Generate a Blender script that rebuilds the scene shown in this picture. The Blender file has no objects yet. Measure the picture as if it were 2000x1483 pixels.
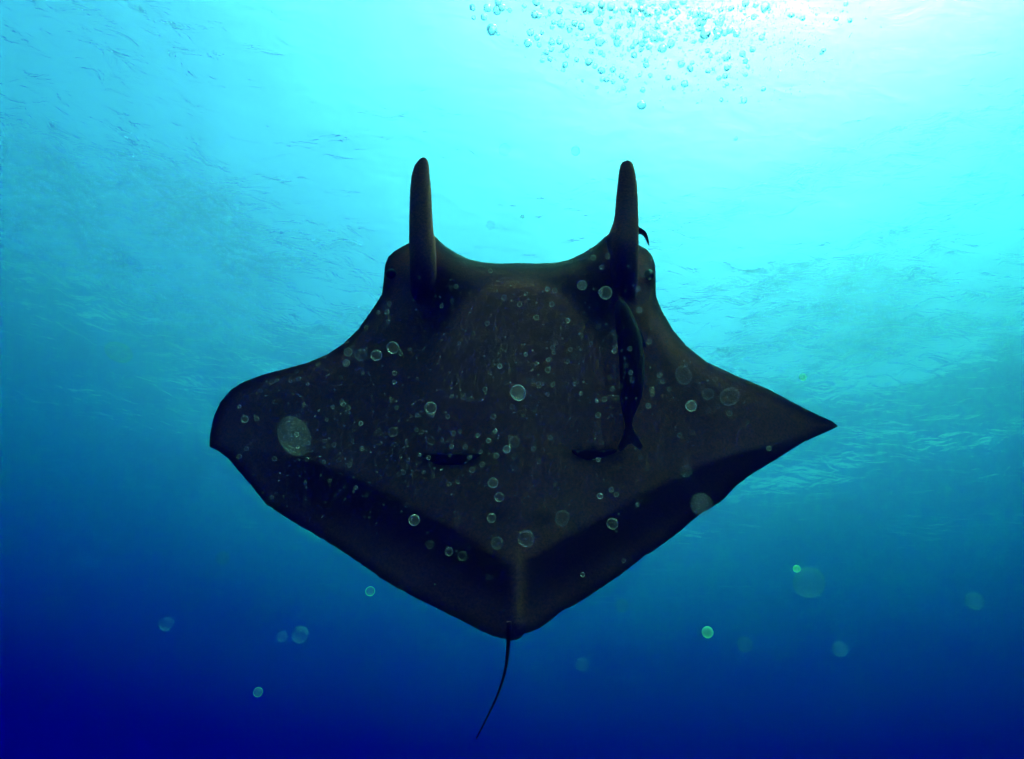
import bpy, bmesh, math, random
from mathutils import Vector, Matrix, noise

sc = bpy.context.scene
col = sc.collection
R = math.radians
random.seed(7)

# ------------------------------------------------------------------ camera
DEPTH = 18.0                      # metres of water above the diver's lens
PITCH, ROLL, HFOV = 42.0, 5.5, 71.0
cam = bpy.data.cameras.new('camera')
cam_o = bpy.data.objects.new('camera', cam)
col.objects.link(cam_o)
sc.camera = cam_o
cam.sensor_fit = 'HORIZONTAL'
cam.angle = R(HFOV)
cam.clip_start, cam.clip_end = 0.02, 3000
CAM = (Matrix.Translation((0, 0, -DEPTH)) @ Matrix.Rotation(R(90 + PITCH), 4, 'X')
       @ Matrix.Rotation(R(ROLL), 4, 'Z'))
cam_o.matrix_world = CAM

# ------------------------------------------------------------------ sky, sun, exposure
SUN_EL, SUN_AZ = 73.0, 100.0
world = bpy.data.worlds.new('World')
sc.world = world
world.use_nodes = True
wn = world.node_tree
sky = wn.nodes.new('ShaderNodeTexSky')
sky.sky_type = 'NISHITA'
sky.sun_disc = False
sky.sun_elevation, sky.sun_rotation = R(SUN_EL), R(SUN_AZ)
sky.dust_density, sky.air_density, sky.ozone_density = 4.0, 0.5, 0.3
wn.links.new(sky.outputs[0], wn.nodes['Background'].inputs[0])
wn.nodes['Background'].inputs[1].default_value = 0.08
sl = bpy.data.lights.new('sun', 'SUN')
sl.energy, sl.angle, sl.color = 1.4, R(14), (1.0, 0.95, 0.82)   # the sun behind thin haze
sun = bpy.data.objects.new('sun', sl)
col.objects.link(sun)
sun.location = (0, 0, 30)
sun.rotation_euler = Vector((math.sin(R(SUN_AZ)) * math.cos(R(SUN_EL)),
                             math.cos(R(SUN_AZ)) * math.cos(R(SUN_EL)),
                             math.sin(R(SUN_EL)))).to_track_quat('Z', 'Y').to_euler()
vs = sc.view_settings
vs.view_transform, vs.look, vs.gamma, vs.use_curve_mapping = 'Standard', 'None', 1.0, False
vs.exposure = 5.78
cy = sc.cycles
cy.use_denoising = True
cy.use_adaptive_sampling = False          # the raw light is dim (the exposure is high): keep every sample
cy.sample_clamp_indirect = 0.12
cy.light_sampling_threshold = 0.0
cy.max_bounces, cy.volume_bounces, cy.transparent_max_bounces = 10, 1, 24
cy.transmission_bounces, cy.glossy_bounces = 8, 6

# ------------------------------------------------------------------ helpers
TX = math.tan(R(HFOV) / 2)


def at(px, py, d):
    """a point of the place, d metres in front of the lens plane, in the diver's frame"""
    return Vector(((px - 1000) / 1000 * TX * d, -(py - 741.5) / 1000 * TX * d, -d))


def link(name, me, mat=None, parent=None, smooth=True):
    o = bpy.data.objects.new(name, me)
    col.objects.link(o)
    if mat:
        me.materials.append(mat)
    if smooth:
        me.polygons.foreach_set('use_smooth', [True] * len(me.polygons))
    if parent:
        o.parent = parent
    return o


def from_py(name, v, f):
    me = bpy.data.meshes.new(name)
    me.from_pydata([tuple(p) for p in v], [], f)
    me.validate()
    bm = bmesh.new()
    bm.from_mesh(me)
    bmesh.ops.remove_doubles(bm, verts=bm.verts, dist=1e-5)
    bmesh.ops.recalc_face_normals(bm, faces=bm.faces)
    bm.to_mesh(me)
    bm.free()
    return me


def tag(o, label=None, cat=None, group=None, kind=None):
    for k, val in (('label', label), ('category', cat), ('group', group), ('kind', kind)):
        if val:
            o[k] = val
    return o


def interp(tab, x):
    if x <= tab[0][0]:
        return tab[0][1]
    for (x0, y0), (x1, y1) in zip(tab, tab[1:]):
        if x <= x1:
            return y0 + (y1 - y0) * (x - x0) / (x1 - x0) if x1 > x0 else y1
    return tab[-1][1]


def sstep(a, b, x):
    t = min(1, max(0, (x - a) / (b - a)))
    return t * t * (3 - 2 * t)


def mat_new(name):
    m = bpy.data.materials.new(name)
    m.use_nodes = True
    return m, m.node_tree, m.node_tree.nodes['Principled BSDF']


# ------------------------------------------------------------------ the sea: one closed body of water, waves on top
def water_material():
    m = bpy.data.materials.new('sea_water')
    m.use_nodes = True
    n = m.node_tree
    n.nodes.clear()
    out = n.nodes.new('ShaderNodeOutputMaterial')
    gl = n.nodes.new('ShaderNodeBsdfGlass')
    gl.inputs['IOR'].default_value = 1.333
    gl.inputs['Roughness'].default_value = 0.6
    tc = n.nodes.new('ShaderNodeTexCoord')
    mp = n.nodes.new('ShaderNodeMapping')
    mp.inputs['Rotation'].default_value = (0, 0, 0.35)
    mp.inputs['Scale'].default_value = (1.0, 1.7, 1.0)
    n.links.new(tc.outputs['Object'], mp.inputs[0])
    nz = n.nodes.new('ShaderNodeTexNoise')
    nz.inputs['Scale'].default_value = 1.1
    nz.inputs['Detail'].default_value = 4
    nz.inputs['Roughness'].default_value = 0.52
    nz.inputs['Distortion'].default_value = 0.6
    n.links.new(mp.outputs[0], nz.inputs[0])
    bp = n.nodes.new('ShaderNodeBump')
    bp.inputs['Strength'].default_value = 0.42
    bp.inputs['Distance'].default_value = 0.25
    n.links.new(nz.outputs[0], bp.inputs['Height'])
    n.links.new(bp.outputs[0], gl.inputs['Normal'])
    # part of the light slips straight through a transparent share added to the surface
    tp = n.nodes.new('ShaderNodeBsdfTransparent')
    ms = n.nodes.new('ShaderNodeMixShader')
    ms.inputs[0].default_value = 0.2
    n.links.new(gl.outputs[0], ms.inputs[1])
    n.links.new(tp.outputs[0], ms.inputs[2])
    n.links.new(ms.outputs[0], out.inputs['Surface'])
    # what sea water does to light: red goes first, blue is scattered most
    ka = (0.192, 0.0945, 0.0845)
    ks = (0.0, 0.00002, 0.0225)
    ab = n.nodes.new('ShaderNodeVolumeAbsorption')
    mx = max(ka)
    ab.inputs['Density'].default_value = mx
    ab.inputs['Color'].default_value = tuple(1 - k / mx for k in ka) + (1,)
    sn = n.nodes.new('ShaderNodeVolumeScatter')
    mx = max(ks)
    sn.inputs['Density'].default_value = mx
    sn.inputs['Color'].default_value = tuple(k / mx for k in ks) + (1,)
    sn.inputs['Anisotropy'].default_value = -0.35
    ad = n.nodes.new('ShaderNodeAddShader')
    n.links.new(ab.outputs[0], ad.inputs[0])
    n.links.new(sn.outputs[0], ad.inputs[1])
    n.links.new(ad.outputs[0], out.inputs['Volume'])
    return m


def build_water():
    rnd = random.Random(3)
    waves = []
    for k in range(26):
        lam = 0.9 * (12 / 0.9) ** (k / 25)
        a = rnd.gauss(1.1, 0.75)
        waves.append((2 * math.pi / lam * math.cos(a), 2 * math.pi / lam * math.sin(a),
                      rnd.uniform(0, 6.28), (0.004 if lam < 3 else 0.0052) * lam))
    # grid lines: fine overhead, coarse far away
    ax = [-400, -250, -160, -110, -85, -70]
    inner = [-60 + 0.4 * i for i in range(301)]
    gx = ax + inner + [-v for v in reversed(ax)]
    nx = len(gx)
    v, f = [], []
    for y in gx:
        for x in gx:
            fade = 1 - sstep(45, 70, max(abs(x), abs(y)))
            z = 0.0
            if fade > 0:
                for kx, ky, ph, am in waves:
                    z += am * math.sin(kx * x + ky * y + ph)
            v.append((x, y, z * fade))
    for j in range(nx - 1):
        for i in range(nx - 1):
            a = j * nx + i
            f.append((a, a + 1, a + nx + 1, a + nx))
    b0 = len(v)
    ring = ([i for i in range(nx)] + [j * nx + nx - 1 for j in range(1, nx)]
            + [(nx - 1) * nx + i for i in range(nx - 2, -1, -1)] + [j * nx for j in range(nx - 2, 0, -1)])
    for i in ring:
        v.append((v[i][0], v[i][1], -150.0))
    m = len(ring)
    for k in range(m):
        f.append((ring[k], b0 + k, b0 + (k + 1) % m, ring[(k + 1) % m]))
    f.append(tuple(b0 + k for k in range(m)))
    me = bpy.data.meshes.new('water')
    me.from_pydata(v, [], f)
    bm = bmesh.new()
    bm.from_mesh(me)
    bmesh.ops.recalc_face_normals(bm, faces=bm.faces)
    bm.to_mesh(me)
    bm.free()
    o = link('water', me, water_material())
    tag(o, 'clear blue sea water under a rippled sunlit surface', 'water', kind='structure')


build_water()

# ------------------------------------------------------------------ the manta ray
D0 = 1.85
PX = TX * D0 / 1000                      # metres per picture unit at the manta
TILT = math.tan(R(30))

TOP = [(409, 866), (411, 845), (418, 812), (430, 786), (450, 762), (475, 746), (520, 730), (560, 720),
       (600, 709), (640, 692), (670, 672), (700, 643), (725, 607), (740, 585), (746, 574), (749, 550), (752, 518),
       (758, 502), (770, 491), (785, 482), (800, 474), (823, 463), (846, 458), (858, 470), (870, 481),
       (890, 494), (915, 506), (940, 512), (975, 515), (1010, 514), (1050, 514.5), (1085, 513), (1110, 508),
       (1140, 494), (1165, 478), (1185, 460), (1200, 450), (1225, 458), (1246, 478), (1262, 486), (1274, 500),
       (1280, 518), (1281.5, 580), (1292, 606), (1315, 645), (1340, 675), (1380, 707), (1440, 735),
       (1500, 760), (1560, 792), (1600, 812), (1625, 823), (1636, 832)]
BOT = [(409, 873), (425, 880), (445, 895), (470, 925), (490, 948), (520, 985), (560, 1012), (600, 1036),
       (650, 1065), (700, 1098), (760, 1140), (820, 1172), (880, 1202), (930, 1228), (960, 1242), (980, 1248),
       (995, 1251), (1010, 1251), (1018, 1246), (1024, 1238), (1035, 1236), (1050, 1230), (1090, 1200),
       (1150, 1165), (1210, 1125), (1260, 1085), (1300, 1060), (1330, 1035), (1370, 1003), (1400, 985),
       (1420, 968), (1440, 947), (1470, 925), (1500, 908), (1530, 888), (1560, 868), (1600, 850), (1636, 834)]
SZ = D0 / 5.5
THICK_V = [(409, .006), (450, .018), (560, .04), (680, .075), (750, .12), (800, .15), (880, .19), (1010, .22),
           (1140, .19), (1230, .15), (1285, .12), (1360, .075), (1480, .04), (1590, .018), (1636, .006)]
THICK_V = [(a, b * SZ) for a, b in THICK_V]
THICK_D = [(a, b * 1.25) for a, b in THICK_V]


def mid_depth(px, py):
    s = (px - 1010) / 615
    bend = SZ * (0.42 if s > 0 else 0.55) * abs(s) ** 2.2
    return D0 + TILT * (800 - py) * PX + bend


def chord_profile(c):
    # rounded front, thin trailing edge; 1 at its thickest
    return max(0.0, (2.969 * math.sqrt(c) - 1.26 * c - 3.516 * c * c + 2.843 * c ** 3 - 1.036 * c ** 4)) / 1.0


def belly_mask(px, py):
    """the swollen pale throat between the two head fins, ending at the lower lip"""
    ex, ey = abs(px - 1010) / 168.0, min(0.0, py - 708) / 166.0
    r = math.hypot(ex * (1 - 0.12 * sstep(700, 850, py)), ey)
    return (1 - sstep(0.84, 1.04, r)) * (1 - sstep(740, 920, py))


RIM = TOP + BOT[::-1]


def rim_distance(px, py):
    best = 1e9
    for (x0, y0), (x1, y1) in zip(RIM, RIM[1:] + RIM[:1]):
        if abs(px - (x0 + x1) / 2) > 130:
            continue
        dx, dy = x1 - x0, y1 - y0
        t = min(1, max(0, ((px - x0) * dx + (py - y0) * dy) / max(1e-9, dx * dx + dy * dy)))
        best = min(best, (px - x0 - t * dx) ** 2 + (py - y0 - t * dy) ** 2)
    return math.sqrt(best)


SMOOTH = {}


def smooth_top(px):
    k = round(px)
    if k not in SMOOTH:
        SMOOTH[k] = sum(interp(TOP, k + 8 * i) for i in range(-9, 10)) / 19
    return SMOOTH[k]


def bulge(px, py):
    """0 at the rim of the disc .. 1 where the body is thickest"""
    t, b = smooth_top(px) - 70, interp(BOT, px)
    c = min(1, max(0, (py - t) / max(1e-3, b - t)))
    e = min(1, rim_distance(px, py) / 55)
    return chord_profile(c) * math.sqrt(max(0, 1 - (1 - e) ** 2))


def ventral_depth(px, py):
    th = interp(THICK_V, px) * bulge(px, py)
    # the tail ridge in the middle of the rear edge
    ridge = 0.035 * SZ * math.exp(-((px - 1010) / 20) ** 2) * sstep(1040, 1120, py) * (1 - sstep(1215, 1250, py))
    return mid_depth(px, py) - th - 0.022 * SZ * belly_mask(px, py) - ridge


def manta_frame():
    c = at(1010, 800, D0)
    root = bpy.data.objects.new('manta_ray', None)
    col.objects.link(root)
    rot = CAM.to_3x3().to_4x4()
    root.matrix_world = Matrix.Translation(CAM @ c) @ rot
    return root, c


manta, MC = manta_frame()
tag(manta, 'large black manta ray gliding overhead, seen from its belly side with horn fins raised', 'manta ray')


def skin_value(px, py):
    """how dark the skin is coloured, painted shade included, 0 black .. 1 pale"""
    v = 0.62
    v += 0.22 * math.exp(-(((px - 1015) / 230) ** 2 + ((py - 700) / 210) ** 2))
    bm_ = belly_mask(px, py)
    v += 0.55 * bm_
    v *= 1 - 0.62 * (1 - bm_) * (1 - sstep(600, 690, py)) * (1 - sstep(150, 205, abs(px - 1012)))
    v += 0.22 * (1 - sstep(600, 800, px)) + 0.22 * (1 - sstep(560, 660, py)) * sstep(180, 215, abs(px - 1015))
    # the flanks toward the wing tips and the front margin
    v += 0.10 * sstep(1330, 1450, px) * (1 - sstep(1560, 1640, px))
    # dark skin and painted recess shade at the roots of the two head fins
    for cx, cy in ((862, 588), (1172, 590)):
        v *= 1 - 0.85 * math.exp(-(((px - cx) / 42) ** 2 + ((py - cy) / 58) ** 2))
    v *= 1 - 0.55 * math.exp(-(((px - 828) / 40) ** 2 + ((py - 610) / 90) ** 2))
    # dark band along the rear margin
    if px < 1010:
        line = interp([(409, 872), (480, 872), (600, 893), (700, 930), (800, 982), (900, 1038), (985, 1092), (1010, 1100)], px)
    else:
        line = interp([(1010, 1100), (1035, 1085), (1150, 1020), (1250, 965), (1350, 912), (1450, 878), (1560, 852), (1636, 845)], px)
    below = py - line
    band = sstep(-5, 10, below) * (1 - 0.55 * sstep(55, 150, below))
    near_mid = 1 - 0.8 * math.exp(-((px - 1012) / 15) ** 2) * sstep(1060, 1110, py)
    tip = sstep(470, 620, px) * (1 - sstep(1480, 1610, px))
    v *= 1 - 0.88 * band * near_mid * (0.25 + 0.75 * tip)
    for cx, cy, w in ((880, 900, 62), (1165, 890, 50)):  # shadow under the gill flaps, painted into the skin colour
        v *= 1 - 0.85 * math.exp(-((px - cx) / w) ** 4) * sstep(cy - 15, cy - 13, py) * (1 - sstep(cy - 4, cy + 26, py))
    # two small dark marks by the vent
    for cx, cy in ((968, 1003), (1062, 1013)):
        v *= 1 - 0.6 * math.exp(-(((px - cx) / 24) ** 2 + ((py - cy) / 12) ** 2))
    v *= 0.12 + 0.88 * sstep(2, 26, rim_distance(px, py))      # the black of the back wraps round the margin
    return max(0.02, v)


def skin_material(name, dark, pale, attr=True):
    m, n, b = mat_new(name)
    tc = n.nodes.new('ShaderNodeTexCoord')
    nz = n.nodes.new('ShaderNodeTexNoise')
    nz.inputs['Scale'].default_value = 160
    nz.inputs['Detail'].default_value = 4
    nz.inputs['Roughness'].default_value = 0.75
    n.links.new(tc.outputs['Object'], nz.inputs[0])
    big = n.nodes.new('ShaderNodeTexNoise')
    big.inputs['Scale'].default_value = 5
    big.inputs['Detail'].default_value = 5
    n.links.new(tc.outputs['Object'], big.inputs[0])
    mul = n.nodes.new('ShaderNodeMath')
    mul.operation = 'MULTIPLY'
    r1 = n.nodes.new('ShaderNodeMapRange')
    r1.inputs[1].default_value, r1.inputs[2].default_value = 0.3, 0.7
    r1.inputs[3].default_value, r1.inputs[4].default_value = 0.5, 1.5
    n.links.new(nz.outputs[0], r1.inputs[0])
    r2 = n.nodes.new('ShaderNodeMapRange')
    r2.inputs[1].default_value, r2.inputs[2].default_value = 0.3, 0.7
    r2.inputs[3].default_value, r2.inputs[4].default_value = 0.8, 1.2
    n.links.new(big.outputs[0], r2.inputs[0])
    n.links.new(r1.outputs[0], mul.inputs[0])
    n.links.new(r2.outputs[0], mul.inputs[1])
    last = mul
    if attr:
        at_ = n.nodes.new('ShaderNodeAttribute')
        at_.attribute_name = 'pigment_shade'
        m2 = n.nodes.new('ShaderNodeMath')
        m2.operation = 'MULTIPLY'
        n.links.new(mul.outputs[0], m2.inputs[0])
        n.links.new(at_.outputs['Fac'], m2.inputs[1])
        last = m2
    mix = n.nodes.new('ShaderNodeMix')
    mix.data_type = 'RGBA'
    mix.inputs['A'].default_value = dark + (1,)
    mix.inputs['B'].default_value = pale + (1,)
    n.links.new(last.outputs[0], mix.inputs['Factor'])
    n.links.new(mix.outputs['Result'], b.inputs['Base Color'])
    b.inputs['Roughness'].default_value = 0.8
    b.inputs['Specular IOR Level'].default_value = 0.04
    bp = n.nodes.new('ShaderNodeBump')
    bp.inputs['Strength'].default_value = 0.3
    bp.inputs['Distance'].default_value = 0.004
    n.links.new(nz.outputs[0], bp.inputs['Height'])
    n.links.new(bp.outputs[0], b.inputs['Normal'])
    return m


SKIN = skin_material('manta_skin', (0.003, 0.0025, 0.002), (0.72, 0.122, 0.046))
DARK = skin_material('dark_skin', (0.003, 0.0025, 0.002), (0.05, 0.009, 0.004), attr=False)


def disc_mesh():
    xs = set(a for a, _ in TOP) | set(a for a, _ in BOT)
    xs |= set(409 + 6.0 * i for i in range(205)) | {1636.0} | set(738.0 + i for i in range(24)) | set(1272.0 + i for i in range(24))
    xs |= {409.6, 411.0, 413, 1635, 1633}
    xs = sorted(x for x in xs if 409 <= x <= 1636)
    keep = [xs[0]]
    for x in xs[1:]:
        if x - keep[-1] > 0.4:
            keep.append(x)
    xs = keep
    N = 72
    cs = [0.5 - 0.5 * math.cos(math.pi * k / N) for k in range(N + 1)]
    v, f = [], []
    for x in xs:
        t, b = interp(TOP, x), interp(BOT, x)
        # the rear margin is a little ragged
        b += sstep(30, 120, b - t) * (2.2 * noise.noise(Vector((x * 0.035, 3.1, 0))) + 1.6 * noise.noise(Vector((x * 0.11, 9.7, 0))))
        ts = smooth_top(x)
        k = sstep(100, 300, b - t)
        ys = []
        for c in cs:
            w = k * sstep(0, 0.35, c)
            ys.append((1 - w) * (t + (b - t) * c) + w * (ts + (b - ts) * c))
        for y in ys:
            v.append(at(x, y, ventral_depth(x, y)) - MC)
        for y in ys[1:-1]:
            d = mid_depth(x, y) + interp(THICK_D, x) * bulge(x, y)
            v.append(at(x, y, d) - MC)
    per = 2 * N
    # order of one station loop: ventral 0..N, then dorsal back from N-1 to 1
    def idx(s, k):
        k %= per
        return s * per + (k if k <= N else N + 1 + (per - k) - 1)
    for s in range(len(xs) - 1):
        for k in range(per):
            f.append((idx(s, k), idx(s, k + 1), idx(s + 1, k + 1), idx(s + 1, k)))
    f.append(tuple(idx(0, k) for k in range(per)))
    f.append(tuple(idx(len(xs) - 1, k) for k in reversed(range(per))))
    return from_py('disc', v, f)


def loft(name, rows, seg=20):
    """rows of (centre Vector, half-width vector, half-depth vector); closed at both ends"""
    v, f = [], []
    for c, a, b in rows:
        for k in range(seg):
            t = 2 * math.pi * k / seg
            v.append(c + a * math.cos(t) + b * math.sin(t))
    for i in range(len(rows) - 1):
        for k in range(seg):
            f.append((i * seg + k, i * seg + (k + 1) % seg, (i + 1) * seg + (k + 1) % seg, (i + 1) * seg + k))
    f.append(tuple(reversed(range(seg))))
    f.append(tuple((len(rows) - 1) * seg + k for k in range(seg)))
    return from_py(name, v, f)


LOBE_L = [(310, 824, 831), (311.5, 820, 833.5), (316, 815.5, 836), (325, 809.5, 838), (345, 803.5, 839.5), (370, 801, 842),
          (400, 800, 843.5), (440, 799, 845.5), (455, 799, 847), (470, 799, 850), (500, 800, 852), (540, 801, 853),
          (580, 804, 850), (620, 809, 845), (645, 816, 838)]
LOBE_R = [(315.5, 1220, 1229), (317, 1216, 1233), (322, 1212, 1236.5), (335, 1209, 1240), (360, 1206, 1244), (390, 1203, 1246),
          (420, 1201, 1246.5), (435, 1198, 1247), (450, 1192, 1247), (470, 1184, 1247), (500, 1190, 1247), (540, 1194, 1246), (580, 1198, 1244),
          (620, 1203, 1241), (645, 1209, 1235)]


def lobe_mesh(rows):
    out = []
    y0 = rows[0][0]
    for y, l, r in rows:
        cx, hw = (l + r) / 2, (r - l) / 2
        base = ventral_depth(cx, max(y, 520)) if y > 470 else ventral_depth(cx, 520) + TILT * (520 - y) * PX * 0.6
        bow = 0.05 * SZ * sstep(330, 480, y) - 0.05 * SZ * (1 - sstep(310, 420, y))
        d = base - bow + 0.2 * SZ * sstep(505, 645, y)
        c = at(cx, y, d) - MC
        w = hw * TX * d / 1000
        out.append((c, Vector((w, 0, 0)), Vector((0, 0, max(0.012, w * 0.8)))))
    return loft('lobe', out, 24)


def tail_mesh():
    path = [(994, 1215), (994, 1240), (993, 1252), (991.5, 1275), (988.5, 1300), (984, 1320), (976, 1347), (966, 1372), (954, 1396),
            (942, 1420), (930, 1443)]
    rows = []
    for i, (x, y) in enumerate(path):
        d = mid_depth(1010, 1250) - 0.012 + 0.0012 * (y - 1250)
        hw = 3.6 - 2.5 * max(0, (y - 1250)) / 193
        if y < 1250:
            hw = 5
        a = path[max(0, i - 1)]
        b = path[min(len(path) - 1, i + 1)]
        t = Vector((b[0] - a[0], -(b[1] - a[1]), 0)).normalized()
        s = Vector((-t.y, t.x, 0))
        w = hw * TX * d / 1000
        rows.append((at(x, y, d) - MC, s * w, Vector((0, 0, w))))
    return loft('tail', rows, 10)


def union(main, others):
    """weld the pieces of the animal's body into one continuous surface"""
    mo = link('body', main, None)
    tmp = []
    for me in others:
        o = link('tool', me)
        tmp.append(o)
        md = mo.modifiers.new('u', 'BOOLEAN')
        md.operation, md.solver, md.object = 'UNION', 'EXACT', o
    dg = bpy.context.evaluated_depsgraph_get()
    me = bpy.data.meshes.new_from_object(mo.evaluated_get(dg))
    mo.modifiers.clear()
    old = mo.data
    mo.data = me
    for o in tmp:
        bpy.data.objects.remove(o)
    bpy.data.meshes.remove(old)
    return mo


body = union(disc_mesh(), [lobe_mesh(LOBE_L), lobe_mesh(LOBE_R), tail_mesh()])
body.name = 'body'
bme = body.data
bme.materials.clear()
bme.materials.append(SKIN)
bme.polygons.foreach_set('use_smooth', [True] * len(bme.polygons))
pig = bme.attributes.new('pigment_shade', 'FLOAT', 'POINT')
vals = []
for vert in bme.vertices:
    p = vert.co + MC
    d = -p.z
    px, py = 1000 + p.x / d / TX * 1000, 741.5 - p.y / d / TX * 1000
    if d > mid_depth(px, py) + 0.01 and py > 460:
        vals.append(0.12)                      # the back is plain black
    elif py < 462 or (d < ventral_depth(px, py) - 0.004 and min(abs(px - 825), abs(px - 1222)) < 32 and py < 650):
        vals.append(0.72 - 0.55 * sstep(460, 600, py))
    else:
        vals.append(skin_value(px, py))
pig.data.foreach_set('value', vals)
body.parent = manta


def shell_patch(name, outline, lift, mat, parent, thick=0.01):
    """a thin solid lying on the belly skin: outline is a list of (y, x_left, x_right) rows"""
    v, f = [], []
    nx = 12
    for y, l, r in outline:
        for i in range(nx + 1):
            x = l + (r - l) * i / nx
            v.append(at(x, y, ventral_depth(x, y) - lift) - MC)
    m = len(v)
    v += [p + Vector((0, 0, -thick)) for p in v]
    rows = len(outline)
    for j in range(rows - 1):
        for i in range(nx):
            a = j * (nx + 1) + i
            f.append((a, a + 1, a + nx + 2, a + nx + 1))
            f.append((m + a, m + a + nx + 1, m + a + nx + 2, m + a + 1))
    edge = ([i for i in range(nx + 1)] + [j * (nx + 1) + nx for j in range(1, rows)]
            + [(rows - 1) * (nx + 1) + i for i in range(nx - 1, -1, -1)] + [j * (nx + 1) for j in range(rows - 2, 0, -1)])
    for a, b in zip(edge, edge[1:] + edge[:1]):
        f.append((a, m + a, m + b, b))
    return link(name, from_py(name, v, f), mat, parent)


gl_ = shell_patch('gill_shadow', [(886, 818, 942), (890, 821, 938), (896, 830, 928), (903, 844, 914), (908, 858, 900)],  # thin black crescents added as the shadow beneath each gill flap
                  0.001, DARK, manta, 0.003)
gl_['label'] = 'black crescent of painted shadow under the gill flap left of the belly centre'
gl_ = shell_patch('gill_shadow', [(878, 1116, 1208), (883, 1117, 1204), (889, 1124, 1190), (895, 1136, 1174), (899, 1146, 1162)],
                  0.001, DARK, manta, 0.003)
gl_['label'] = 'black crescent of painted shadow under the gill flap beside the tail of the clinging fish'


def eye(px, py):
    bm = bmesh.new()
    bmesh.ops.create_uvsphere(bm, u_segments=16, v_segments=10, radius=0.015)
    c = at(px, py, mid_depth(px, py) - 0.03) - MC
    for v in bm.verts:
        v.co += c
    me = bpy.data.meshes.new('eye')
    bm.to_mesh(me)
    bm.free()
    m, n, b = mat_new('eye_black')
    b.inputs['Base Color'].default_value = (0.01, 0.008, 0.007, 1)
    b.inputs['Roughness'].default_value = 0.7
    b.inputs['Specular IOR Level'].default_value = 0.1
    return link('eye', me, m, manta)


eye(764, 535)
eye(1268, 537)

# ------------------------------------------------------------------ remoras riding on the manta
def remora(rows, depth, label, side):
    """rows: (px, py, half width) from snout to tail root; the caudal fin is the last rows"""
    root = bpy.data.objects.new('remora', None)
    col.objects.link(root)
    x0, y0, _ = rows[0]
    base = at(x0, y0, depth(x0, y0))
    root.matrix_world = Matrix.Translation(CAM @ base) @ CAM.to_3x3().to_4x4()
    out = []
    for x, y, hw in rows:
        d = depth(x, y)
        w = hw * TX * d / 1000
        out.append((at(x, y, d) - base, Vector((w, 0, 0)), Vector((0, 0, w * 0.62))))
    link('body', loft('fish_body', out, 18), DARK, root)
    tag(root, label, 'fish', 'remoras riding on the manta')
    return root, base


def fin(name, pts, depth, base, parent, thick=0.012):
    v = [at(x, y, depth(x, y)) - base + Vector((0, 0, -thick / 2)) for x, y in pts]
    m = len(v)
    v += [p + Vector((0, 0, thick)) for p in v]
    f = [tuple(range(m)), tuple(reversed(range(m, 2 * m)))]
    f += [(i, m + i, m + (i + 1) % m, (i + 1) % m) for i in range(m)]
    return link(name, from_py(name, v, f), DARK, parent, smooth=False)


def on_belly(x, y):
    return ventral_depth(x, y) - 0.055


r1, b1 = remora([(1211, 585, 3), (1213, 592, 10), (1216, 605, 16), (1222, 630, 21), (1229, 660, 24), (1234, 700, 25), (1235, 740, 24),
                 (1233, 775, 21), (1229, 800, 15), (1227, 818, 9), (1227, 832, 7), (1228, 842, 4)],
                on_belly, 'dark slender sucker fish clinging lengthwise to the manta belly', 1)
fin('tail_fin', [(1224, 824), (1231, 824), (1240, 845), (1255, 872), (1250, 879), (1233, 866), (1226, 868), (1212, 882), (1206, 876), (1217, 850)],
    on_belly, b1, r1)
fin('pectoral_fin', [(1244, 640), (1252, 650), (1262, 678), (1254, 676), (1246, 662)], on_belly, b1, r1)


def behind_lobe(x, y):
    return ventral_depth(1222, 520) + TILT * (520 - y) * PX * 0.6 + 0.045


r2, b2 = remora([(1222, 350, 2), (1222, 356, 7), (1223, 368, 11), (1225, 390, 13), (1229, 410, 12), (1234, 428, 9), (1240, 440, 6), (1246, 446, 3)],
                behind_lobe, 'small remora hidden behind the right horn fin, hooked tail poking out', 1)
tf = fin('tail_fin', [(1240, 440), (1246, 443.5), (1252, 447), (1259, 452), (1264, 460), (1266.5, 470), (1267.5, 479.5), (1264.5, 473), (1261.5, 466),
                 (1257, 460), (1252, 457), (1246, 458), (1240, 450)], behind_lobe, b2, r2)

# ------------------------------------------------------------------ air bubbles: a cloud of a diver's breath near the top
def bubble_material():
    m = bpy.data.materials.new('air_bubble')
    m.use_nodes = True
    n = m.node_tree
    n.nodes.clear()
    out = n.nodes.new('ShaderNodeOutputMaterial')
    g = n.nodes.new('ShaderNodeBsdfGlass')
    g.inputs['IOR'].default_value = 0.75
    g.inputs['Color'].default_value = (1.0, 1.0, 0.88, 1)
    g.inputs['Roughness'].default_value = 0.05
    tp = n.nodes.new('ShaderNodeBsdfTransparent')
    ms = n.nodes.new('ShaderNodeMixShader')
    ms.inputs[0].default_value = 0.4
    n.links.new(g.outputs[0], ms.inputs[1])
    n.links.new(tp.outputs[0], ms.inputs[2])
    n.links.new(ms.outputs[0], out.inputs['Surface'])
    return m


BUB = bubble_material()


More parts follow.
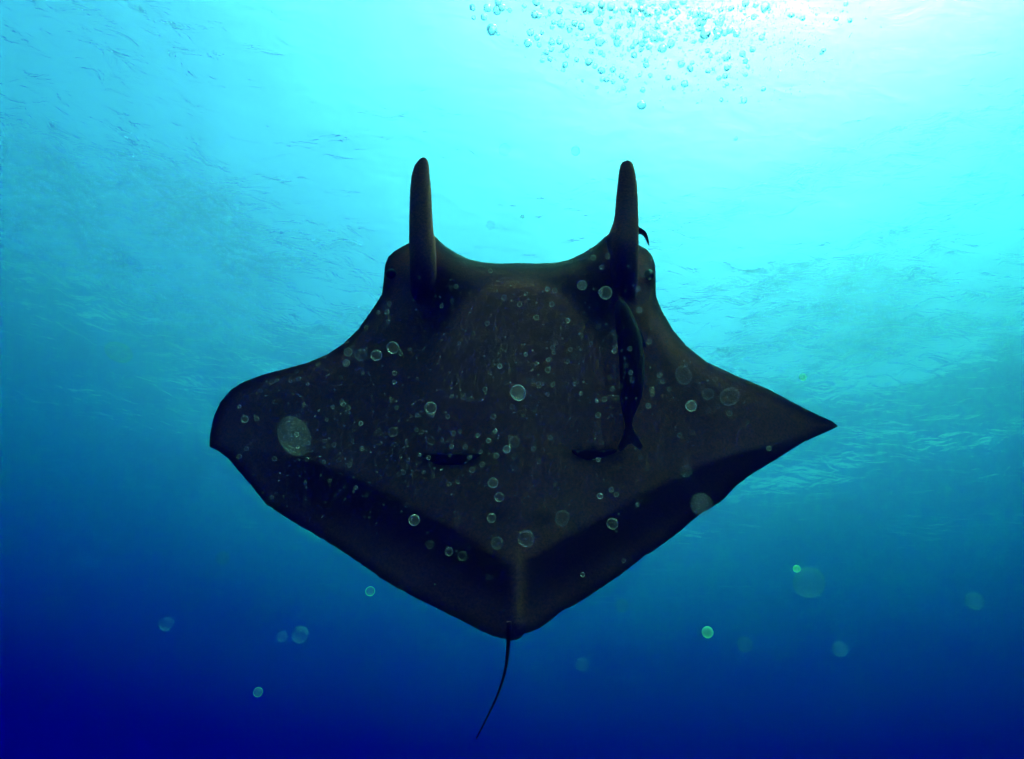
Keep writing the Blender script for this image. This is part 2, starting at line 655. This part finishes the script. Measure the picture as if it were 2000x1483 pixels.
def bubble_meshes():
    res = []
    for k in range(6):
        bm = bmesh.new()
        bmesh.ops.create_icosphere(bm, subdivisions=3, radius=1)
        rnd = random.Random(40 + k)
        off = Vector((rnd.uniform(0, 50), 0, 0))
        for v in bm.verts:
            nrm = v.co.normalized()
            v.co = nrm * (1 + 0.16 * noise.noise(nrm * 1.1 + off) + 0.05 * noise.noise(nrm * 2.7 + off))
            v.co.z *= 0.8 if k % 2 else 0.92
        me = bpy.data.meshes.new('bubble')
        bm.to_mesh(me)
        bm.free()
        me.materials.append(BUB)
        me.polygons.foreach_set('use_smooth', [True] * len(me.polygons))
        res.append(me)
    # a drop with a pointed crown
    bm = bmesh.new()
    bmesh.ops.create_icosphere(bm, subdivisions=3, radius=1)
    for v in bm.verts:
        h = v.co.z
        if h > 0:
            v.co.x *= 1 - 0.55 * h * h
            v.co.y *= 1 - 0.55 * h * h
            v.co.z *= 1.25
        else:
            v.co.z *= 0.75
    me = bpy.data.meshes.new('pointed_bubble')
    bm.to_mesh(me)
    bm.free()
    me.materials.append(BUB)
    me.polygons.foreach_set('use_smooth', [True] * len(me.polygons))
    res.append(me)
    return res


BM = bubble_meshes()
CLOUD = [(923, 15, 5, 8), (925, 35, 3.5), (945, 34, 5.5), (952, 16, 6.5), (971, 20, 7), (980, 15, 6), (973, 4, 6),
         (996, 20, 3.5), (1024, 12, 4), (1047, 5, 6), (1044, 29, 6), (1052, 30, 5), (1036, 64, 6, 4), (1031, 85, 6.5), (1053, 88, 4),
         (1078, 83, 5.5), (1067, 103, 4.5), (1059, 118, 4), (1074, 115, 4.5), (1104, 127, 5, 7), (1100, 137, 3.5), (1106, 91, 6),
         (1108, 109, 3.5), (1136, 52, 6, 8), (1096, 47, 7, 4), (1112, 59, 4.5), (1169, 42, 8, 6), (1150, 121, 6.5), (1162, 129, 4.5),
         (1175, 138, 6, 7), (1126, 117, 4), (1173, 103, 4), (1179, 108, 3.5), (1172, 82, 8, 6), (1156, 71, 4.5), (1185, 156, 4.5),
         (1176, 155, 4), (1166, 171, 3), (1197, 136, 5, 7), (1197, 160, 3.5), (1138, 158, 2.5), (1128, 10, 5), (1141, 19, 5), (1153, 15, 8),
         (1175, 9, 6), (1175, 24, 5.5), (1193, 13, 7), (1127, 67, 3), (1078, 53, 4), (1081, 44, 4), (1337, 164, 6),
         (1316, 172, 3.5), (1305, 152, 4.5), (1331, 125, 6, 4.5), (1348, 134, 5, 8), (1352, 123, 4), (1383, 139, 4), (1393, 135, 3),
         (1421, 132, 6, 5), (1419, 112, 7, 4), (1456, 120, 4.5), (1461, 131, 3.5), (1456, 146, 3.5),
         (1416, 149, 4.5), (1404, 153, 4), (1415, 168, 3), (1420, 165, 3), (1434, 174, 2.5), (1214, 149, 4.5),
         (1222, 158, 4), (1218, 172, 4), (1210, 177, 3), (1262, 127, 5), (1270, 148, 3.5, 4.5), (1238, 108, 5), (1236, 91, 4.5),
         (1252, 97, 4.5), (1268, 92, 5), (1254, 86, 5), (1242, 83, 5), (1261, 80, 4), (1262, 68, 6), (1277, 74, 7, 5), (1293, 75, 5),
         (1311, 86, 7, 5), (1236, 47, 6), (1208, 50, 6), (1206, 83, 7), (1285, 23, 6, 8), (1256, 14, 8), (1265, 28, 5), (1300, 14, 6),
         (1300, 27, 4), (1314, 4, 6), (1335, 3, 6), (1324, 25, 4), (1377, 33, 6), (1371, 42, 8), (1377, 67, 8), (1402, 61, 8), (1405, 45, 7, 4),
         (1401, 71, 6, 4), (1370, 78, 4.5), (1425, 59, 6), (1438, 66, 6), (1488, 74, 5), (1473, 33, 5), (1456, 6, 6), (1476, 10, 5),
         (1470, 97, 5), (1450, 105, 5), (1382, 99, 4), (1388, 109, 4), (1545, 30, 4), (1548, 31, 3), (1568, 36, 4), (1605, 103, 3.5),
         (1633, 37, 4), (1660, 40, 4), (1652, 8, 4), (1609, 98, 3.5)]
SPECIAL = [(961, 58, 9, 12, 'largest air bubble, egg shaped, at the left edge of the bubble cloud', 0),
           (1253, 206, 7.5, 7, 'pointed air bubble drifting lowest below the middle of the cloud', 6),
           (1255, 176, 4.5, 4, 'small dark bubble just above the lone pointed bubble', 0),
           (1453, 197, 5, 5.5, 'round air bubble hanging alone below the right half of the cloud', 1),
           (1409, 195, 3.5, 3.5, 'tiny air bubble left of the lone round one below the cloud', 2),
           (1437, 271, 3.5, 3.5, 'tiny bubble farthest below the cloud, right of the manta horn fins', 3),
           (1491, 174, 4, 4, 'small faint bubble at the lower right rim of the cloud', 3)]


def put_bubble(px, py, rx, ry, k, d):
    o = bpy.data.objects.new('air_bubble', BM[k])
    col.objects.link(o)
    s = TX * d / 1000
    # the bubble's own axis points up through the water
    o.matrix_world = (Matrix.Translation(CAM @ at(px, py, d)) @ Matrix.Rotation(random.uniform(-0.4, 0.4), 4, 'Y')
                      @ Matrix.Rotation(random.uniform(0, 6.28), 4, 'Z') @ Matrix.Diagonal((rx * s * 1.2, rx * s * 1.2, ry * s * 1.3, 1)))
    return o


for px, py, rx, ry, lab, k in SPECIAL:
    tag(put_bubble(px, py, rx, ry, k, 2.4), lab, 'bubble', 'air bubbles of the cloud')
rb = random.Random(11)
seen = [(a[0], a[1]) for a in CLOUD]
fill = list(CLOUD)
while len(fill) < 292:
    x = rb.gauss(1270, 125)
    y = abs(rb.gauss(0, 62))
    if y > 150 - 0.0009 * (x - 1230) ** 2 or x < 930 or x > 1690 or rb.random() < 0.25 * (x < 1050):
        continue
    fill.append((x, y, max(2.0, rb.lognormvariate(1.05, 0.38))))
for i, t in enumerate(fill):
    rx = t[2]
    ry = t[3] if len(t) > 3 else t[2] * rb.uniform(0.85, 1.05)
    size = 'larger' if rx >= 5 else 'tiny' if rx < 3 else 'small'
    if t[0] < 1085:
        where = 'in the sparse left wing of the bubble cloud'
    elif t[0] > 1500:
        where = 'straggling off the far right end of the bubble cloud'
    elif t[1] > 105:
        where = 'along the ragged lower rim of the bubble cloud'
    elif t[0] > 1350:
        where = 'in the right half of the bubble cloud'
    elif t[1] < 35:
        where = 'crowded against the top edge mid cloud'
    else:
        where = 'in the crowded middle of the bubble cloud'
    tag(put_bubble(t[0], t[1], rx, ry, rb.randrange(6), rb.uniform(2.1, 3.1)),
        size + ' clear air bubble ' + where, 'bubble', size + ' bubbles ' + where)

# the fine fizz between them, too small to pick apart
v, f = [], []
ico = bmesh.new()
bmesh.ops.create_icosphere(ico, subdivisions=1, radius=1)
iv = [x.co.copy() for x in ico.verts]
fi = [[x.index for x in q.verts] for q in ico.faces]
ico.free()
cnt = 0
while cnt < 1600:
    x = rb.gauss(1360, 150)
    y = abs(rb.gauss(0, 90))
    if x < 960 or y > 260 - 0.0008 * (x - 1300) ** 2:
        continue
    d = rb.uniform(2.4, 3.3)
    c = CAM @ at(x, y, d)
    r = rb.uniform(0.7, 2.0) * TX * d / 1000
    b0 = len(v)
    v += [c + p * r for p in iv]
    f += [tuple(b0 + q for q in face) for face in fi]
    cnt += 1
me = bpy.data.meshes.new('fizz')
me.from_pydata([tuple(p) for p in v], [], f)
fz = link('fine_bubbles', me, BUB)
tag(fz, 'haze of pinhead bubbles filling the gaps in the bubble cloud', 'bubbles', kind='stuff')

# ------------------------------------------------------------------ drifting specks: soft see-through plankton close to the lens
def speck_material(name, colour, rim, core, power):
    m = bpy.data.materials.new(name)
    m.use_nodes = True
    n = m.node_tree
    n.nodes.clear()
    out = n.nodes.new('ShaderNodeOutputMaterial')
    tr = n.nodes.new('ShaderNodeBsdfTransparent')
    df = n.nodes.new('ShaderNodeBsdfDiffuse')
    tl = n.nodes.new('ShaderNodeBsdfTranslucent')
    df.inputs[0].default_value = tl.inputs[0].default_value = colour + (1,)
    hm = n.nodes.new('ShaderNodeMixShader')
    hm.inputs[0].default_value = 0.5
    n.links.new(df.outputs[0], hm.inputs[1])
    n.links.new(tl.outputs[0], hm.inputs[2])
    lw = n.nodes.new('ShaderNodeLayerWeight')
    lw.inputs[0].default_value = 0.5
    pw = n.nodes.new('ShaderNodeMath')
    pw.operation = 'POWER'
    pw.inputs[1].default_value = power
    n.links.new(lw.outputs['Facing'], pw.inputs[0])
    mr = n.nodes.new('ShaderNodeMapRange')
    mr.inputs[3].default_value, mr.inputs[4].default_value = core, rim
    n.links.new(pw.outputs[0], mr.inputs[0])
    mx = n.nodes.new('ShaderNodeMixShader')
    n.links.new(mr.outputs[0], mx.inputs[0])
    n.links.new(tr.outputs[0], mx.inputs[1])
    n.links.new(hm.outputs[0], mx.inputs[2])
    n.links.new(mx.outputs[0], out.inputs['Surface'])
    return m


GEL = (0.95, 0.52, 0.44)
SM = {'bright': speck_material('gel_bright', GEL, 0.85, 0.06, 2.0),
      'mid': speck_material('gel_mid', GEL, 0.55, 0.03, 2.0),
      'faint': speck_material('gel_faint', GEL, 0.22, 0.014, 2.2),
      'cloudy': speck_material('gel_cloudy', GEL, 0.04, 0.085, 1.0),
      'green': speck_material('gel_green', (0.4, 0.95, 0.55), 0.9, 0.4, 1.3)}
SM['dot'] = speck_material('gel_dot', GEL, 0.30, 0.16, 1.2)
SM['teal'] = speck_material('gel_teal', (0.3, 0.85, 0.7), 0.5, 0.16, 1.4)
SM['ghost'] = speck_material('gel_ghost', (0.3, 0.85, 0.7), 0.16, 0.06, 1.4)
SPH = {}
for key, mt in SM.items():
    bm = bmesh.new()
    bmesh.ops.create_uvsphere(bm, u_segments=20, v_segments=12, radius=1)
    me = bpy.data.meshes.new('speck_' + key)
    bm.to_mesh(me)
    bm.free()
    me.materials.append(mt)
    me.polygons.foreach_set('use_smooth', [True] * len(me.polygons))
    SPH[key] = me


def put_speck(px, py, r, key, d, ell=1.0, ang=0.0, label=None):
    o = bpy.data.objects.new('drifting_speck', SPH[key])
    col.objects.link(o)
    s = r * TX * d / 1000
    o.matrix_world = (Matrix.Translation(CAM @ at(px, py, d)) @ CAM.to_3x3().to_4x4()
                      @ Matrix.Rotation(ang, 4, 'Z') @ Matrix.Diagonal((s, s * ell, s, 1)))
    tag(o, label, 'speck', 'specks drifting in front of the lens')
    return o


BIG = [(1012, 767, 15, 'bright', 'brightest ring speck at the centre of the manta belly'),
       (841, 797, 12, 'mid', 'ring speck left of the belly centre, level with the bright one'),
       (1183, 572, 13, 'mid', 'large ring speck beside the root of the right horn fin'),
       (1137, 557, 9.5, 'mid', 'ring speck just inside the right horn fin root'),
       (1350, 793, 11, 'bright', 'bright ring speck in the middle of the right wing'),
       (735, 694, 11, 'mid', 'clear ring in the cluster near the left wing front edge'),
       (767, 679, 12, 'mid', 'rightmost ring in the cluster near the left wing front edge'),
       (705, 693, 12, 'faint', 'faint ring in the cluster near the left wing front edge'),
       (680, 688, 8, 'mid', 'upper left ring in the cluster near the left wing front edge'),
       (676, 709, 7, 'mid', 'lower left ring in the cluster near the left wing front edge'),
       (478, 819, 7, 'mid', 'small ring speck near the left wing tip'),
       (767, 844, 9, 'faint', 'faint ring above the left gill shadow'),
       (1005, 863, 11, 'faint', 'faint ring touching a bright small one mid belly'),
       (990, 878, 8, 'bright', 'bright small ring below the belly centre'),
       (963, 943, 10, 'mid', 'upper ring of the three stacked above the tail root'),
       (975, 971, 9.5, 'mid', 'middle ring of the three stacked above the tail root'),
       (960, 1012, 9, 'mid', 'lowest ring of the three stacked above the tail root'),
       (809, 1016, 11, 'bright', 'bright speck on the dark left rear band'),
       (877, 1078, 8, 'mid', 'ring low on the dark left rear band'),
       (840, 1064, 8, 'faint', 'faint ring on the left rear band below the bright speck'),
       (903, 1086, 9, 'faint', 'faint ring nearest the tail on the left rear band'),
       (971, 1061, 12, 'faint', 'faint ring just left of the tail ridge'),
       (1028, 1052, 16, 'faint', 'wide faint ring on the tail ridge'),
       (1098, 1012, 14, 'faint', 'wide faint ring right of the vent marks'),
       (1196, 1023, 11, 'mid', 'ring speck on the dark right rear band'),
       (1172, 969, 6, 'bright', 'small bright ring above the right rear band'),
       (1204, 966, 5, 'mid', 'small ring right of the small bright one above the rear band'),
       (1425, 775, 17, 'faint', 'wide faint blot toward the right wing tip'),
       (1383, 770, 11, 'faint', 'faint ring between the bright ring and the right wing blot'),
       (1340, 920, 11, 'faint', 'faint ring near the start of the right rear band'),
       (1502, 876, 5, 'mid', 'small ring near the right wing tip'),
       (1259, 530, 12, 'faint', 'faint ring on the right side of the head'),
       (1568, 737, 7, 'green', 'green speck in the water above the right wing tip'),
       (1556, 1111, 7, 'green', 'small bright green speck in deep blue water right of the manta'),
       (1382, 1235, 11, 'green', 'brightest green speck in deep water right of the tail'),
       (1455, 1259, 14, 'faint', 'faint teal ring beside the brightest green speck'),
       (1903, 1174, 16, 'faint', 'faint pale disc at the far right in the deep blue'),
       (1580, 1138, 28, 'faint', 'wide ghostly disc under the small bright green speck'),
       (1215, 1183, 12, 'faint', 'faint disc under the right rear edge of the manta'),
       (723, 1155, 9, 'mid', 'teal ring under the left rear edge of the manta'),
       (435, 1090, 12, 'faint', 'faint ring in blue water below the left wing tip'),
       (325, 1219, 13, 'faint', 'faint ring at the lower left in the deep blue'),
       (551, 1244, 10, 'faint', 'small ring of the faint pair left of the tail'),
       (587, 1240, 16, 'faint', 'larger disc of the faint pair left of the tail'),
       (504, 1352, 9, 'mid', 'lone ring near the bottom left of the tail'),
       (1640, 1268, 14, 'faint', 'barely visible disc right of the teal ring'),
       (1137, 1298, 12, 'faint', 'barely visible disc right of the tail whip'),
       (1124, 295, 9, 'mid', 'pale ring in bright water between and above the horn fins'),
       (985, 292, 12, 'faint', 'faint ring in bright water right of the left horn tip'),
       (958, 440, 9, 'faint', 'faint ring low between the horn fins'),
       (1021, 423, 4.5, 'mid', 'small ring midway between the horn fins')]
def in_manta(x, y):
    return 409 < x < 1636 and interp(TOP, x) < y < interp(BOT, x)


rs = random.Random(5)
for x, y, r, k, lab in BIG:
    if k != 'green' and not in_manta(x, y):
        k = {'mid': 'teal', 'faint': 'ghost'}[k]
    put_speck(x, y, r, k, rs.uniform(0.6, 1.1), 1 if r < 14 else rs.uniform(1, 1.12), rs.uniform(-1, 1), lab)
put_speck(575, 852, 30, 'cloudy', 0.6, 1.4, 0.5, 'large pale oval blob on the left wing')
put_speck(1335, 733, 15, 'faint', 0.7, 1.25, 0.4, 'oval faint ring on the right wing front')
put_speck(1370, 985, 22, 'cloudy', 0.7, 1.0, 0.0, 'dim round blot at the right wing rear edge')
put_speck(232, 688, 26, 'ghost', 0.7, 0.7, -0.6, 'ragged pale blotch in the water left of the manta')
n_big = len(BIG) + 4


small = []
while len(small) < 240:
    m = rs.random()
    if m < 0.42:
        x, y = rs.gauss(700, 150), rs.gauss(830, 120)
    elif m < 0.86:
        x, y = rs.gauss(1120, 175), rs.gauss(700, 140)
    else:
        x, y = rs.uniform(420, 1620), rs.uniform(480, 1230)
    if not in_manta(x, y):
        continue
    small.append((x, y))
for x, y in small:
    right = x > 900
    r = rs.uniform(3.6, 5.6) if right else rs.uniform(3.0, 4.6)
    kind = rs.choices(('bright', 'mid', 'faint'), (1, 5, 4))[0]
    look = {'bright': 'bright', 'mid': 'pale', 'faint': 'faint'}[kind]
    if x < 800:
        where = 'over the left wing'
    elif x > 1260:
        where = 'over the right wing'
    elif y > 900:
        where = 'over the rear of the belly'
    elif y < 640:
        where = 'over the head and fin roots'
    elif x < 1010:
        where = 'over the left half of the belly'
    else:
        where = 'over the right half of the belly'
    o = put_speck(x, y, r, kind, rs.uniform(0.7, 1.3), 1, 0, 'tiny ' + look + ' ring speck scattered ' + where)
    o['group'] = 'tiny ' + look + ' specks ' + where

# finer dust that cannot be picked apart
v, f = [], []
cnt = 0
while cnt < 420:
    m = rs.random()
    if m < 0.35:
        x, y = rs.gauss(720, 160), rs.gauss(850, 110)
    elif m < 0.36:
        x, y = rs.gauss(1225, 14), rs.uniform(330, 640)
    elif m < 0.75:
        x, y = rs.gauss(1120, 180), rs.gauss(720, 150)
    else:
        x, y = rs.uniform(0, 2000), rs.uniform(150, 1480)
    if not in_manta(x, y) and not (330 < y < 640 and abs(x - 1222) < 22):
        continue
    d = rs.uniform(0.9, 1.5)
    c = CAM @ at(x, y, d)
    r = rs.uniform(1.3, 2.2) * TX * d / 1000
    b0 = len(v)
    v += [c + p * r for p in iv]
    f += [tuple(b0 + q for q in face) for face in fi]
    cnt += 1
me = bpy.data.meshes.new('dust')
me.from_pydata([tuple(p) for p in v], [], f)
ds = link('marine_dust', me, SM['dot'])
tag(ds, 'fine pale marine dust floating through the water', 'dust', kind='stuff')
